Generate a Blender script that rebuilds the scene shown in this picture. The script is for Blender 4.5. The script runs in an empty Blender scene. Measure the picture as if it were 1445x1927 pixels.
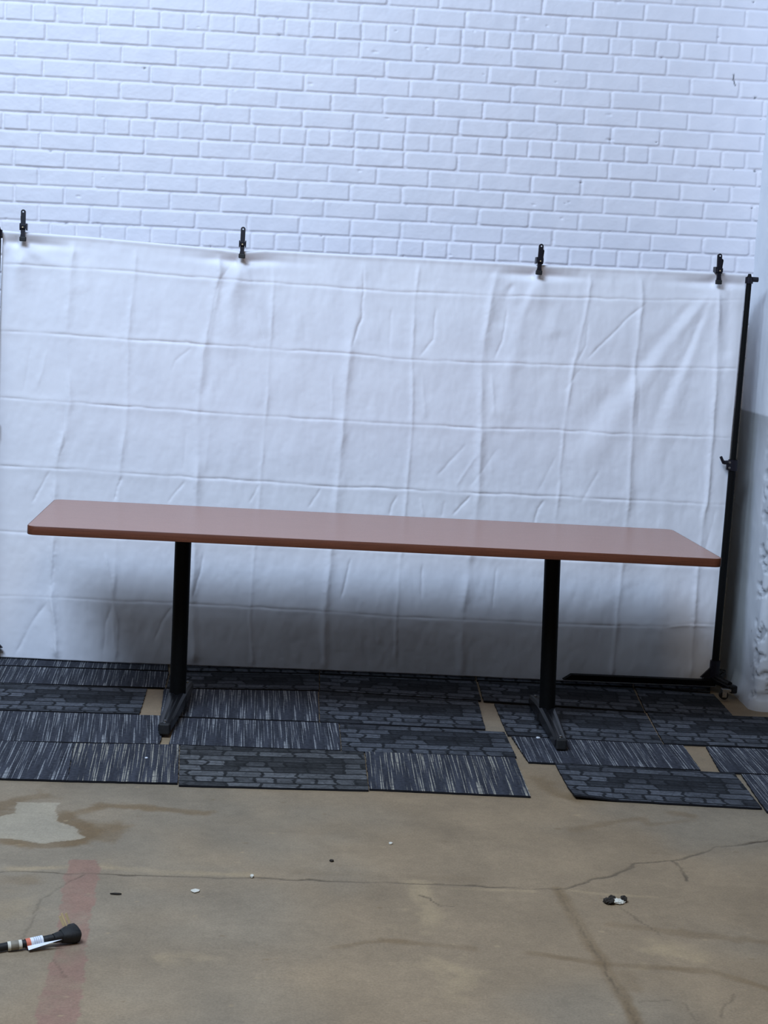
import bpy, bmesh, math, random
import numpy as np
from mathutils import Vector, Matrix

# ------------------------------------------------------------------ camera
CX, CY, FPX = 722.5, 963.5, 3080.75
CAM = np.array([0.79564, -5.65926, 1.56300])
YAW, PITCH, ROLL = 0.0768392, 0.1251584, -0.0587520
_f = np.array([math.sin(YAW)*math.cos(PITCH), math.cos(YAW)*math.cos(PITCH), -math.sin(PITCH)])
_r0 = np.array([math.cos(YAW), -math.sin(YAW), 0.0])
_u0 = np.cross(_r0, _f)
_r = _r0*math.cos(ROLL) - _u0*math.sin(ROLL)
_u = _u0*math.cos(ROLL) + _r0*math.sin(ROLL)

S = bpy.context.scene
COL = S.collection
cd = bpy.data.cameras.new('camera')
cam = bpy.data.objects.new('camera', cd)
COL.objects.link(cam)
M = Matrix.Identity(4)
for i in range(3):
    M[i][0], M[i][1], M[i][2], M[i][3] = _r[i], _u[i], -_f[i], CAM[i]
cam.matrix_world = M
cd.sensor_fit = 'HORIZONTAL'; cd.sensor_width = 36.0
cd.lens = 36.0*FPX/1445.0
cd.clip_start = 0.05; cd.clip_end = 100
S.camera = cam

# ------------------------------------------------------------------ world, lights, exposure
S.view_settings.view_transform = 'Standard'
S.view_settings.look = 'None'
S.view_settings.gamma = 1.0
S.view_settings.use_curve_mapping = False
S.view_settings.exposure = 0.0

W = bpy.data.worlds.new('world'); S.world = W
W.use_nodes = True
bg = W.node_tree.nodes['Background']
bg.inputs[0].default_value = (1.0, 0.90, 0.74, 1)
bg.inputs[1].default_value = 0.030

def area(name, loc, target, sx, sy, power, col):
    l = bpy.data.lights.new(name, 'AREA'); l.shape = 'RECTANGLE'
    l.size, l.size_y, l.energy, l.color = sx, sy, power, col
    o = bpy.data.objects.new(name, l); COL.objects.link(o)
    o.location = loc
    d = Vector(target) - Vector(loc)
    o.rotation_euler = d.to_track_quat('-Z', 'Y').to_euler()
    return o
area('front_window_light', (-0.7, -3.4, 5.0), (1.2, 0.9, 0.5), 2.4, 1.5, 400, (0.56, 0.73, 1.0))
area('left_window_light', (-2.8, -1.4, 6.4), (1.3, 0.2, 0.6), 2.2, 1.6, 105, (0.55, 0.72, 0.95))
area('warm_fill_light', (1.4, -4.6, 4.4), (1.4, -2.2, 0.0), 1.2, 1.2, 36, (1.0, 0.82, 0.58))  # added unseen fill that warms the foreground floor, not a room fitting

# ------------------------------------------------------------------ helpers
def ray(x, y):
    return _f*FPX + _r*(x-CX) + _u*(CY-y)
def onz(x, y, z=0.0):
    d = ray(x, y); t = (z-CAM[2])/d[2]; return CAM + d*t
def ony(x, y, Y):
    d = ray(x, y); t = (Y-CAM[1])/d[1]; return CAM + d*t

def lattice(seed, n=256):
    return np.random.RandomState(seed).rand(n, n)
def vnoise(x, y, s, seed):
    L = lattice(seed); n = 256
    x = x/s + 37.3; y = y/s + 51.7
    xi = np.floor(x).astype(int); yi = np.floor(y).astype(int)
    fx = x-xi; fy = y-yi
    fx = fx*fx*(3-2*fx); fy = fy*fy*(3-2*fy)
    a = L[xi % n, yi % n]; b = L[(xi+1) % n, yi % n]
    c = L[xi % n, (yi+1) % n]; d = L[(xi+1) % n, (yi+1) % n]
    return (a*(1-fx)+b*fx)*(1-fy) + (c*(1-fx)+d*fx)*fy - 0.5
def fbm(x, y, s, seed, o=4):
    r = 0; a = 1.0
    for i in range(o):
        r = r + a*vnoise(x, y, s/(2**i), seed+i); a *= 0.55
    return r
def hsh(a, b, s=0):
    v = np.sin(a*127.1 + b*311.7 + s*74.7)*43758.5453
    return v - np.floor(v)
def sstep(a, b, x):
    t = np.clip((x-a)/(b-a), 0, 1); return t*t*(3-2*t)
def poly_dist(x, z, pts):
    """distance to a polyline and the 0..1 run along it"""
    best = np.full(x.shape, 1e9); run = np.zeros(x.shape)
    seg = [math.dist(pts[i], pts[i+1]) for i in range(len(pts)-1)]
    tot = sum(seg); acc = 0
    for i in range(len(pts)-1):
        ax, az = pts[i]; bx, bz = pts[i+1]
        dx, dz = bx-ax, bz-az
        t = np.clip(((x-ax)*dx+(z-az)*dz)/(dx*dx+dz*dz+1e-12), 0, 1)
        d = np.hypot(x-(ax+t*dx), z-(az+t*dz))
        m = d < best
        best = np.where(m, d, best); run = np.where(m, (acc+t*seg[i])/tot, run)
        acc += seg[i]
    return best, run
def inside(x, y, poly):
    r = np.zeros(x.shape, bool); n = len(poly)
    for i in range(n):
        ax, ay = poly[i]; bx, by = poly[(i+1) % n]
        c = ((ay > y) != (by > y)) & (x < (bx-ax)*(y-ay)/(by-ay+1e-12)+ax)
        r ^= c
    return r

def link(name, me, mat=None, parent=None, smooth=False):
    o = bpy.data.objects.new(name, me); COL.objects.link(o)
    if mat:
        for m_ in (mat if isinstance(mat, (list, tuple)) else [mat]): me.materials.append(m_)
    if parent: o.parent = parent
    if smooth:
        for p in me.polygons: p.use_smooth = True
    return o
def from_bm(name, bm, mat=None, parent=None, smooth=False, angle=None):
    bmesh.ops.recalc_face_normals(bm, faces=bm.faces)
    me = bpy.data.meshes.new(name); bm.to_mesh(me); bm.free()
    o = link(name, me, mat, parent)
    if smooth:
        me.shade_smooth() if hasattr(me, 'shade_smooth') else None
        if angle: me.set_sharp_from_angle(angle=angle)
    return o
def grid_mesh(name, P, attr=None):
    """P: (rows, cols, 3)"""
    r, c = P.shape[:2]
    me = bpy.data.meshes.new(name)
    me.vertices.add(r*c); me.vertices.foreach_set('co', P.reshape(-1).astype(np.float32))
    idx = np.arange(r*c).reshape(r, c)
    q = np.stack([idx[:-1, :-1], idx[:-1, 1:], idx[1:, 1:], idx[1:, :-1]], -1).reshape(-1, 4)
    n = len(q)
    me.loops.add(n*4); me.loops.foreach_set('vertex_index', q.reshape(-1).astype(np.int32))
    me.polygons.add(n); me.polygons.foreach_set('loop_start', np.arange(0, n*4, 4, dtype=np.int32))
    me.polygons.foreach_set('use_smooth', np.ones(n, bool))
    me.update(calc_edges=True)
    if attr is not None:
        a = me.color_attributes.new('stain', 'FLOAT_COLOR', 'POINT')
        a.data.foreach_set('color', np.ascontiguousarray(attr.reshape(-1), dtype=np.float32))
    me.validate()
    return me
def empty(name, loc, label, cat, group=None, rotz=0):
    o = bpy.data.objects.new(name, None); COL.objects.link(o)
    o.empty_display_size = 0.05
    o.location = loc; o.rotation_euler = (0, 0, rotz)
    return tag(o, label, cat, group)
def tag(o, label, cat, group=None):
    o['label'] = label; o['category'] = cat
    if group: o['group'] = group
    return o
def structure(o, label=None, cat=None):
    o['kind'] = 'structure'
    if label: o['label'] = label
    if cat: o['category'] = cat
    return o
def add_box(bm, c, s, rot=None, bev=0.0, seg=2):
    g = bmesh.ops.create_cube(bm, size=1.0)
    vs = g['verts']
    bmesh.ops.scale(bm, vec=s, verts=vs)
    if bev:
        es = list({e for v in vs for e in v.link_edges})
        g2 = bmesh.ops.bevel(bm, geom=es, offset=bev, segments=seg, affect='EDGES', profile=0.5)
        vs = list({v for f in g2['faces'] for v in f.verts} | {v for v in vs if v.is_valid})
    if rot is not None: bmesh.ops.rotate(bm, cent=(0, 0, 0), matrix=rot, verts=vs)
    bmesh.ops.translate(bm, vec=c, verts=vs)
    return vs
def add_tube(bm, a, b, r1, r2=None, n=20, cap=True):
    a = Vector(a); b = Vector(b); r2 = r1 if r2 is None else r2
    d = b-a
    q = d.to_track_quat('Z', 'Y').to_matrix().to_4x4()
    m = Matrix.Translation((a+b)/2) @ q
    return bmesh.ops.create_cone(bm, cap_ends=cap, segments=n, radius1=r1, radius2=r2, depth=d.length, matrix=m)['verts']
def add_path(bm, pts, rad, n=14):
    """tube along a path; rad a number or a list"""
    P = [Vector(p) for p in pts]; k = len(P)
    R = rad if isinstance(rad, (list, tuple)) else [rad]*k
    rings = []
    up = Vector((0, 0, 1))
    for i in range(k):
        t = (P[min(i+1, k-1)]-P[max(i-1, 0)]).normalized()
        s = t.cross(up)
        if s.length < 1e-4: s = Vector((1, 0, 0))
        s.normalize(); w = s.cross(t).normalized()
        rings.append([bm.verts.new(P[i]+(s*math.cos(2*math.pi*j/n)+w*math.sin(2*math.pi*j/n))*R[i]) for j in range(n)])
    for i in range(k-1):
        for j in range(n):
            bm.faces.new((rings[i][j], rings[i][(j+1) % n], rings[i+1][(j+1) % n], rings[i+1][j]))
    bm.faces.new(rings[0][::-1]); bm.faces.new(rings[-1])
def add_prism(bm, prof, x0, x1, axis='X', bev=0.0):
    """closed outline extruded along X (outline is (y, z)) or along Z (outline is (x, y))"""
    def pt(a, b, t): return (t, a, b) if axis == 'X' else (a, b, t)
    lo = [bm.verts.new(pt(a, b, x0)) for a, b in prof]
    hi = [bm.verts.new(pt(a, b, x1)) for a, b in prof]
    n = len(prof)
    fs = [bm.faces.new(lo[::-1]), bm.faces.new(hi)]
    for i in range(n): fs.append(bm.faces.new((lo[i], lo[(i+1) % n], hi[(i+1) % n], hi[i])))
    if bev:
        es = list({e for f in fs[:2] for e in f.edges})
        bmesh.ops.bevel(bm, geom=es, offset=bev, segments=2, affect='EDGES', profile=0.5)

# ------------------------------------------------------------------ materials
class NT:
    def __init__(s, name):
        s.m = bpy.data.materials.new(name); s.m.use_nodes = True
        s.t = s.m.node_tree; s.b = s.t.nodes['Principled BSDF']
    def n(s, typ, **kw):
        d = s.t.nodes.new(typ)
        for k, v in kw.items():
            if k in d.inputs.keys() if isinstance(k, str) else False: d.inputs[k].default_value = v
            else: setattr(d, k, v)
        return d
    def l(s, a, b): s.t.links.new(a, b)
    def ramp(s, fac, stops):
        r = s.t.nodes.new('ShaderNodeValToRGB'); e = r.color_ramp.elements
        while len(e) < len(stops): e.new(0.5)
        for i, (p, c) in enumerate(stops):
            e[i].position = p; e[i].color = (*c, 1)
        s.l(fac, r.inputs[0]); return r.outputs[0]
    def math(s, op, a, b=None):
        d = s.t.nodes.new('ShaderNodeMath'); d.operation = op
        for i, v in enumerate((a, b)):
            if v is None: continue
            if isinstance(v, (int, float)): d.inputs[i].default_value = v
            else: s.l(v, d.inputs[i])
        return d.outputs[0]
    def mix(s, fac, a, b, mode='MIX'):
        d = s.t.nodes.new('ShaderNodeMixRGB'); d.blend_type = mode
        for i, v in enumerate((fac, a, b)):
            if isinstance(v, (int, float)): d.inputs[i].default_value = v
            elif isinstance(v, tuple): d.inputs[i].default_value = (*v, 1)
            else: s.l(v, d.inputs[i])
        return d.outputs[0]
    def coords(s, scale=(1, 1, 1), which='Object', loc=(0, 0, 0)):
        c = s.t.nodes.new('ShaderNodeTexCoord'); m = s.t.nodes.new('ShaderNodeMapping')
        m.inputs['Scale'].default_value = scale; m.inputs['Location'].default_value = loc
        s.l(c.outputs[which], m.inputs[0]); return m.outputs[0]
    def noise(s, vec, scale, detail=4, rough=0.5):
        d = s.t.nodes.new('ShaderNodeTexNoise'); d.inputs['Scale'].default_value = scale
        d.inputs['Detail'].default_value = detail; d.inputs['Roughness'].default_value = rough
        s.l(vec, d.inputs['Vector']); return d.outputs['Fac']
    def bump(s, h, strength, dist):
        d = s.t.nodes.new('ShaderNodeBump'); d.inputs['Strength'].default_value = strength
        d.inputs['Distance'].default_value = dist
        s.l(h, d.inputs['Height']); s.l(d.outputs[0], s.b.inputs['Normal'])
    def set(s, col=None, rough=None, metal=None, spec=None):
        if col is not None:
            if isinstance(col, tuple): s.b.inputs['Base Color'].default_value = (*col, 1)
            else: s.l(col, s.b.inputs['Base Color'])
        if rough is not None: s.b.inputs['Roughness'].default_value = rough
        if metal is not None: s.b.inputs['Metallic'].default_value = metal
        if spec is not None: s.b.inputs['Specular IOR Level'].default_value = spec

def simple(name, col, rough=0.5, metal=0.0, spec=0.5, var=0.15, scale=60):
    t = NT(name); v = t.coords()
    f = t.noise(v, scale, 3)
    a = tuple(c*(1-var) for c in col); b = tuple(min(1, c*(1+var)) for c in col)
    t.set(t.ramp(f, [(0.3, a), (0.7, b)]), rough, metal, spec)
    return t.m

# painted masonry: colour attribute carries bare specks and the grey dado
def mat_masonry(name):
    t = NT(name); v = t.coords()
    a = t.n('ShaderNodeVertexColor'); a.layer_name = 'stain'
    f = t.noise(v, 9, 5)
    c = t.mix(1.0, a.outputs['Color'], t.ramp(f, [(0.3, (0.93, 0.94, 0.95)), (0.7, (1, 1, 1))]), 'MULTIPLY')
    t.set(c, 0.55, 0, 0.35)
    t.bump(t.noise(v, 260, 3), 0.12, 0.002)
    return t.m
M_WALL = mat_masonry('painted brick')

tf = NT('concrete floor'); v = tf.coords()
a_ = tf.n('ShaderNodeVertexColor'); a_.layer_name = 'stain'
n1 = tf.noise(v, 3.2, 6, 0.6); n2 = tf.noise(v, 150, 3, 0.7); n3 = tf.noise(v, 30, 5, 0.65)
c = tf.mix(1.0, a_.outputs['Color'], tf.ramp(n1, [(0.3, (0.86, 0.85, 0.83)), (0.7, (1.08, 1.06, 1.02))]), 'MULTIPLY')
c = tf.mix(1.0, c, tf.ramp(n3, [(0.3, (0.90, 0.90, 0.89)), (0.72, (1.07, 1.07, 1.06))]), 'MULTIPLY')
c = tf.mix(1.0, c, tf.ramp(n2, [(0.25, (0.80, 0.80, 0.80)), (0.75, (1.16, 1.16, 1.16))]), 'MULTIPLY')
tf.set(c, 0.62, 0, 0.3); tf.bump(n2, 0.15, 0.002)
M_FLOOR = tf.m

tb = NT('backdrop cloth'); v = tb.coords()
n1 = tb.noise(v, 5, 4); w = tb.noise(tb.coords((900, 900, 900)), 1, 2)
tb.set(tb.ramp(n1, [(0.3, (0.805, 0.79, 0.815)), (0.7, (0.85, 0.835, 0.855))]), 0.75, 0, 0.2)
tb.b.inputs['Sheen Weight'].default_value = 0.05
tb.bump(w, 0.10, 0.0008)
M_CLOTH = tb.m

def mat_laminate(name, base, rough, spec, gr):
    t = NT(name); v = t.coords((3, 90, 90)); v2 = t.coords()
    f = t.noise(v, 3, 5, 0.6); g = t.noise(v2, 340, 2, 0.8)
    k = tuple(x*(1-gr) for x in base); k2 = tuple(x*(1+gr) for x in base)
    c = t.ramp(f, [(0.3, k), (0.7, k2)])
    c = t.mix(1.0, c, t.ramp(g, [(0.3, (0.88, 0.88, 0.88)), (0.7, (1.1, 1.1, 1.1))]), 'MULTIPLY')
    t.set(c, rough, 0, spec); return t.m
M_TOP = mat_laminate('laminate top', (0.37, 0.165, 0.105), 0.27, 0.6, 0.06)
M_EDGE = mat_laminate('wood tone edge band', (0.125, 0.038, 0.018), 0.45, 0.4, 0.22)
M_BLACK = simple('black powder coat', (0.003, 0.003, 0.003), 0.5, 0.0, 0.12, 0.2, 90)
M_CAST = simple('black cast base', (0.006, 0.006, 0.007), 0.30, 0.0, 0.35, 0.2, 60)
M_PLAST = simple('black plastic', (0.008, 0.007, 0.012), 0.4, 0, 0.3, 0.2, 80)
M_RUBBER = simple('black rubber', (0.012, 0.012, 0.012), 0.6, 0, 0.4, 0.3, 200)
M_CHROME = simple('bright metal', (0.65, 0.65, 0.66), 0.22, 1.0, 0.5, 0.1, 50)
M_BRASS = simple('brass', (0.85, 0.66, 0.36), 0.35, 0.45, 0.5, 0.1, 50)
M_PAPER = simple('white paper', (0.72, 0.73, 0.76), 0.6, 0, 0.3, 0.06, 120)
M_CHIP = simple('pale chip', (0.62, 0.58, 0.48), 0.7, 0, 0.3, 0.1, 120)
M_DARKBIT = simple('dark splinter', (0.03, 0.024, 0.018), 0.8, 0, 0.2, 0.3, 150)

def mat_stripe(name, warm):
    t = NT(name)
    v = t.coords((210, 2.0, 1)); vb = t.coords((60, 170, 1)); vc = t.coords((40, 2.5, 1))
    f = t.noise(v, 1.0, 2, 0.5); g = t.noise(vb, 1.0, 2); k = t.noise(vc, 1.0, 1)
    base = t.ramp(g, [(0.25, (0.022, 0.023, 0.028)), (0.8, (0.080, 0.083, 0.095))])
    base = t.mix(1.0, base, t.ramp(k, [(0.3, (0.65, 0.65, 0.68)), (0.7, (1.15, 1.15, 1.2))]), 'MULTIPLY')
    fac = t.ramp(f, [(0.565, (0, 0, 0)), (0.60, (1, 1, 1))])
    hi = (0.34, 0.31, 0.25) if warm else (0.27, 0.27, 0.27)
    brk = t.ramp(t.noise(t.coords((40, 60, 1)), 1, 2), [(0.30, (0.25, 0.25, 0.25)), (0.52, (1, 1, 1))])
    fac = t.math('MULTIPLY', fac, brk)
    c = t.mix(fac, base, hi)
    t.set(c, 0.95, 0, 0.1)
    t.bump(t.noise(t.coords((260, 260, 1)), 1, 2), 0.5, 0.003)
    return t.m
def mat_block(name, warm):
    t = NT(name)
    co = t.coords((1, 1, 1))
    wob = t.noise(t.coords((11, 26, 1)), 1, 2); wob2 = t.noise(t.coords((9, 14, 1), loc=(5, 3, 0)), 1, 2)
    m = t.n('ShaderNodeCombineXYZ')
    t.l(t.math('MULTIPLY', t.math('SUBTRACT', wob, 0.5), 0.045), m.inputs[0])
    t.l(t.math('MULTIPLY', t.math('SUBTRACT', wob2, 0.5), 0.012), m.inputs[1])
    d = t.n('ShaderNodeVectorMath'); d.operation = 'ADD'; t.l(co, d.inputs[0]); t.l(m.outputs[0], d.inputs[1])
    def layer(w, h, off, lo, hi, mort, msz):
        b = t.n('ShaderNodeTexBrick'); b.offset = off; b.offset_frequency = 2; b.squash = 0.55; b.squash_frequency = 3
        b.inputs['Scale'].default_value = 1.0
        b.inputs['Brick Width'].default_value = w; b.inputs['Row Height'].default_value = h
        b.inputs['Mortar Size'].default_value = msz; b.inputs['Mortar Smooth'].default_value = 0.6
        b.inputs['Bias'].default_value = 0.0
        b.inputs['Color1'].default_value = (lo, lo, lo, 1); b.inputs['Color2'].default_value = (hi, hi, hi, 1)
        b.inputs['Mortar'].default_value = (mort, mort, mort, 1)
        t.l(d.outputs[0], b.inputs['Vector']); return b.outputs['Color']
    a = layer(0.120, 0.062, 0.37, 0.34, 1.45, 0.30, 0.0085)
    b = layer(0.085, 0.031, 0.61, 0.75, 1.15, 0.75, 0.003)
    g = t.mix(1.0, a, b, 'MULTIPLY')
    s = t.ramp(t.noise(t.coords((7, 210, 1)), 1, 2), [(0.35, (0.62, 0.62, 0.62)), (0.62, (1.2, 1.2, 1.2))])
    g = t.mix(1.0, g, s, 'MULTIPLY')
    k = t.ramp(t.noise(t.coords((60, 90, 1)), 1, 3, 0.7), [(0.3, (0.62, 0.62, 0.62)), (0.7, (1.3, 1.3, 1.3))])
    g = t.mix(1.0, g, k, 'MULTIPLY')
    c = t.mix(1.0, g, (0.095, 0.094, 0.094) if warm else (0.074, 0.077, 0.086), 'MULTIPLY')
    t.set(c, 0.95, 0, 0.1)
    t.bump(t.noise(t.coords((260, 260, 1)), 1, 2), 0.5, 0.003)
    return t.m
M_STRIPE = [mat_stripe('striped carpet', False), mat_stripe('striped carpet warm yarn', True)]
M_BLOCK = [mat_block('block weave carpet', False), mat_block('block weave carpet grey', True)]
M_BACKING = simple('carpet backing', (0.012, 0.012, 0.014), 0.9, 0, 0.1)

# ------------------------------------------------------------------ brick wall
WALL_Y = 1.45
PX = 2.90                      # where the brick wall meets the pillar
x = np.arange(-2.6, PX+0.0026, 0.005); z = np.arange(0.0, 3.6, 0.0036)
X, Z = np.meshgrid(x, z)
zz = Z - 0.012*(X-1.3) + 0.0022*vnoise(X, Z, 0.15, 3) + 0.0012*vnoise(X, Z, 0.03, 4)
xx = X + 0.0030*vnoise(X, Z, 0.06, 5) + 0.0018*vnoise(X, Z, 0.018, 6)
CH = 0.0745
q = (zz - (2.706 - CH/2))/CH
row = np.floor(q); v = (q-row)*CH
head = (np.mod(row, 6) == 0)
Sx = np.where(head, 0.1058, 0.2195)
ph = np.where(head, -0.352, np.where(np.mod(np.mod(row, 6)+np.floor(row/6)*0, 2) == 1, 0.028, 0.1365))
def joint(k): return ph + k*Sx + (hsh(row, k)-0.5)*np.where(head, 0.010, 0.016)
k = np.floor((xx-ph)/Sx)
k = np.where(xx < joint(k), k-1, k); k = np.where(xx >= joint(k+1), k+1, k)
j0, j1 = joint(k), joint(k+1)
mh = 0.0036 + 0.0010*hsh(row, k, 5)
du = np.minimum(xx-j0, j1-xx) - mh
dv = np.minimum(v, CH-v) - 0.0036
cr = 0.003 + 0.012*(hsh(row, k, 9)**6)          # corner radius
ax = np.clip(cr-du, 0, None); ay = np.clip(cr-dv, 0, None)
sd = cr - np.hypot(ax, ay)
sd = np.where((ax > 0) & (ay > 0), sd, np.minimum(du, dv))
# knocked-off corners and pits
chip = np.zeros(X.shape)
rs = np.random.RandomState(8)
H = 0.0062*(0.75+0.5*hsh(row, k, 2))
h = H*sstep(-0.001, 0.0040, sd)
h += np.where(sd > 0, ((v/CH-.5)*(hsh(row, k, 11)-.45)*0.0035 + ((xx-j0)/(j1-j0)-.5)*(hsh(row, k, 12)-.5)*0.003), 0)
h += np.where(sd > 0, 0, -0.0012*(vnoise(X, Z, .02, 23) > .2))
h += 0.0014*fbm(X, Z, 0.05, 20, 3) + 0.0007*vnoise(X, Z, 0.008, 30)
bare = np.zeros(X.shape)
for i in range(210):
    px, pz = rs.uniform(-1.6, PX), rs.uniform(1.5, 3.5)
    kk = np.round((pz-0.012*(px-1.3)-(2.706-CH/2))/CH)
    if i % 3: pz = kk*CH+(2.706-CH/2)+0.012*(px-1.3)+rs.choice([-1, 1])*0.004
    r0 = rs.uniform(0.003, 0.010)
    m = (abs(X-px) < 0.05) & (abs(Z-pz) < 0.05)
    d = np.hypot((X[m]-px)/rs.uniform(1, 2.4), Z[m]-pz) + 0.004*vnoise(X[m], Z[m], 0.006, 40+i)
    h[m] -= 0.005*(1-sstep(0, r0, d))
    if i % 4 == 0: bare[m] = np.maximum(bare[m], 0.55*(1-sstep(0, r0*0.55, d)))
# marked flaws seen on the wall: (pixel x, pixel y, radius, darkness)
for (u, w_, r0, dk) in ((272, 128, 0.007, .8), (1381, 147, 0.0, .0), (1421, 184, .006, .9), (1431, 225, .004, .7), (1421, 322, .007, .8), (1344, 357, .005, .7),
                        (1418, 4, .006, .7), (1235, 268, .004, .6), (1415, 392, .005, .7), (1352, 70, .004, .3), (910, 140, .004, .6), (745, 58, .004, .7), (1070, 380, .004, .6), (1063, 383, .003, .6)):
    if not r0: continue
    P = ony(u, w_, WALL_Y); d = np.hypot(X-P[0], (Z-P[2])) + 0.003*vnoise(X, Z, 0.005, 77)
    h -= 0.006*(1-sstep(0, r0*1.6, d)); bare = np.maximum(bare, dk*(1-sstep(r0*.3, r0, d)))
pA = [tuple(ony(a, b, WALL_Y)[[0, 2]]) for a, b in ((1380, 140), (1381, 150), (1383, 161))]
d, _ = poly_dist(X, Z, pA); bare = np.maximum(bare, 1-sstep(.001, .0042, d)); h -= .004*(1-sstep(0, .005, d))
# bricks flatten under thicker paint near the pillar
dado = 1-sstep(1.198, 1.206, Z + 0.006*vnoise(X, Z, 0.05, 60))
col = np.ones(X.shape+(4,))
white = np.array([0.765, 0.742, 0.775]); grey = np.array([0.43, 0.44, 0.44]); dirt = np.array([0.10, 0.10, 0.11])
for i in range(3):
    cc = white[i]*(1-dado) + grey[i]*dado
    col[..., i] = cc*(1-bare)+dirt[i]*bare
P = np.stack([X, WALL_Y + 0.006 - h, Z], -1)
me = grid_mesh('wall_back', P, col)
wb = structure(link('wall_back', me, M_WALL), 'white painted brick wall behind the hanging backdrop', 'wall')

# ------------------------------------------------------------------ pillar (right)
def pillar():
    fx, fy = 2.868, 0.80                        # front corner on the floor
    zs = np.arange(0, 3.6, 0.009)
    # path: wall -> rounded, broken front corner -> front face to the right
    pts = []
    L1 = WALL_Y+0.03-fy-0.035
    n1 = 60
    for i in range(n1): t = i/(n1-1); pts.append((PX+(fx-PX)*t, WALL_Y+0.03-(L1)*t, 0))
    for i in range(1, 17):
        a = math.pi/2*i/17
        pts.append((fx+0.035*(1-math.cos(a)), fy+0.035*(1-math.sin(a)), 1))
    for i in range(60): pts.append((fx+0.035+i*0.012, fy, 0))
    A = np.array(pts); nA = len(A)
    s = np.concatenate([[0], np.cumsum(np.hypot(np.diff(A[:, 0]), np.diff(A[:, 1])))])
    Sg, Zg = np.meshgrid(s, zs)
    Xg = np.tile(A[:, 0], (len(zs), 1)); Yg = np.tile(A[:, 1], (len(zs), 1))
    tx = np.gradient(A[:, 0], s); ty = np.gradient(A[:, 1], s)
    nx, ny = ty, -tx                             # outward
    nrm = np.hypot(nx, ny); nx /= nrm; ny /= nrm
    sc = s[n1+8]                                 # run at the corner
    near = sstep(0.585-0.10*np.clip(Zg, 0, 1), 0.66-0.10*np.clip(Zg, 0, 1), Sg)*(1-sstep(sc+.15, sc+.3, Sg)*.6)*(1-sstep(0.95, 1.3, Zg)*0.6)
    rough = fbm(Sg*.6, Zg*1.7, 0.045, 90, 4)
    chips = sstep(0.14, 0.24, rough+0.06*near)*near
    hh = 0.003*fbm(Sg, Zg, 0.12, 95, 4) + 0.0008*vnoise(Sg, Zg, 0.014, 97) - 0.011*chips
    hh += 0.020*(1-sstep(0.0, 0.10, Zg))*(Sg > 0.3)   # slight swell where it meets the floor
    Xg = Xg + nx[None, :]*hh; Yg = Yg + ny[None, :]*hh
    # lean so the column narrows a little upwards
    Xg = Xg + 0.0*Zg
    dd = 1-sstep(1.198, 1.206, Zg+0.006*vnoise(Sg, Zg, 0.04, 99))
    pale_front = sstep(0.0, 0.10, Sg - 0.39 + 0.10*Zg + 0.03*vnoise(Sg, Zg, 0.12, 101))*(1-0.55*sstep(0.95, 1.2, Zg))  # grey dado turns paler towards the front corner
    c = np.ones(Sg.shape+(4,))
    g = np.array([0.40, 0.40, 0.385]); wv = np.array([0.80, 0.81, 0.83]); wr = np.array([0.62, 0.63, 0.65])
    spots = 0.7*sstep(0.60, 0.70, fbm(Sg, Zg, 0.026, 105, 2)+0.10*(1-sstep(0, .5, Zg))-0.05)*sstep(0, .12, 2.2-Zg)
    for i in range(3):
        b = wv[i]*(1-dd) + dd*(g[i]*(1-pale_front)+wr[i]*pale_front)
        b = b*(1-0.45*sstep(0.35, 0.9, chips)*(0.6+0.6*vnoise(Sg, Zg, .03, 111)))
        c[..., i] = b*(1-0.8*spots)
    me = grid_mesh('pillar', np.stack([Xg, Yg, Zg], -1), c)
    o = link('wall_right', me, M_WALL)
    structure(o, 'white painted masonry pillar with grey base and chipped corner', 'pillar')
pillar()

# ------------------------------------------------------------------ floor
x = np.concatenate([np.arange(-3.5, -0.5, 0.1), np.arange(-0.5, 3.2, 0.0055), np.arange(3.2, 5.0, 0.1)])
y = np.concatenate([np.arange(-7.5, -2.4, 0.1), np.arange(-2.4, -0.4, 0.0065), np.arange(-0.4, 1.6, 0.02)])
X, Y = np.meshgrid(x, y)
def fp(pts): return [tuple(onz(a, b)[:2]) for a, b in pts]
base = np.array([0.285, 0.206, 0.127])
col = np.ones(X.shape+(4,)); col[..., :3] = base
cool = sstep(-0.2, 0.4, fbm(X, Y, 0.9, 200, 4))[..., None]
col[..., :3] *= (1-cool*np.array([0.12, 0.03, -0.10]))
blot = fbm(X, Y, 0.16, 210, 4)[..., None]
col[..., :3] *= 1+0.16*blot
hz = 0.0012*fbm(X, Y, 0.4, 220, 3)
def stain(pts, w, c, amt, rag=0.5, seed=1, lo=0.25):
    P = fp(pts); d, t = poly_dist(X, Y, P)
    d = d*(1+rag*vnoise(X, Y, 0.04, 300+seed)) + rag*0.35*w*vnoise(X, Y, 0.015, 320+seed)
    a = amt*(1-sstep(lo*w, w, np.abs(d)))*(0.75+0.7*vnoise(X, Y, 0.09, 340+seed))
    a = np.clip(a, 0, 1)[..., None]
    col[..., :3] = col[..., :3]*(1-a) + np.array(c)*a
    return a[..., 0]
brown = (0.175, 0.110, 0.050); dark = (0.07, 0.05, 0.03); pale = (0.43, 0.315, 0.18)
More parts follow.
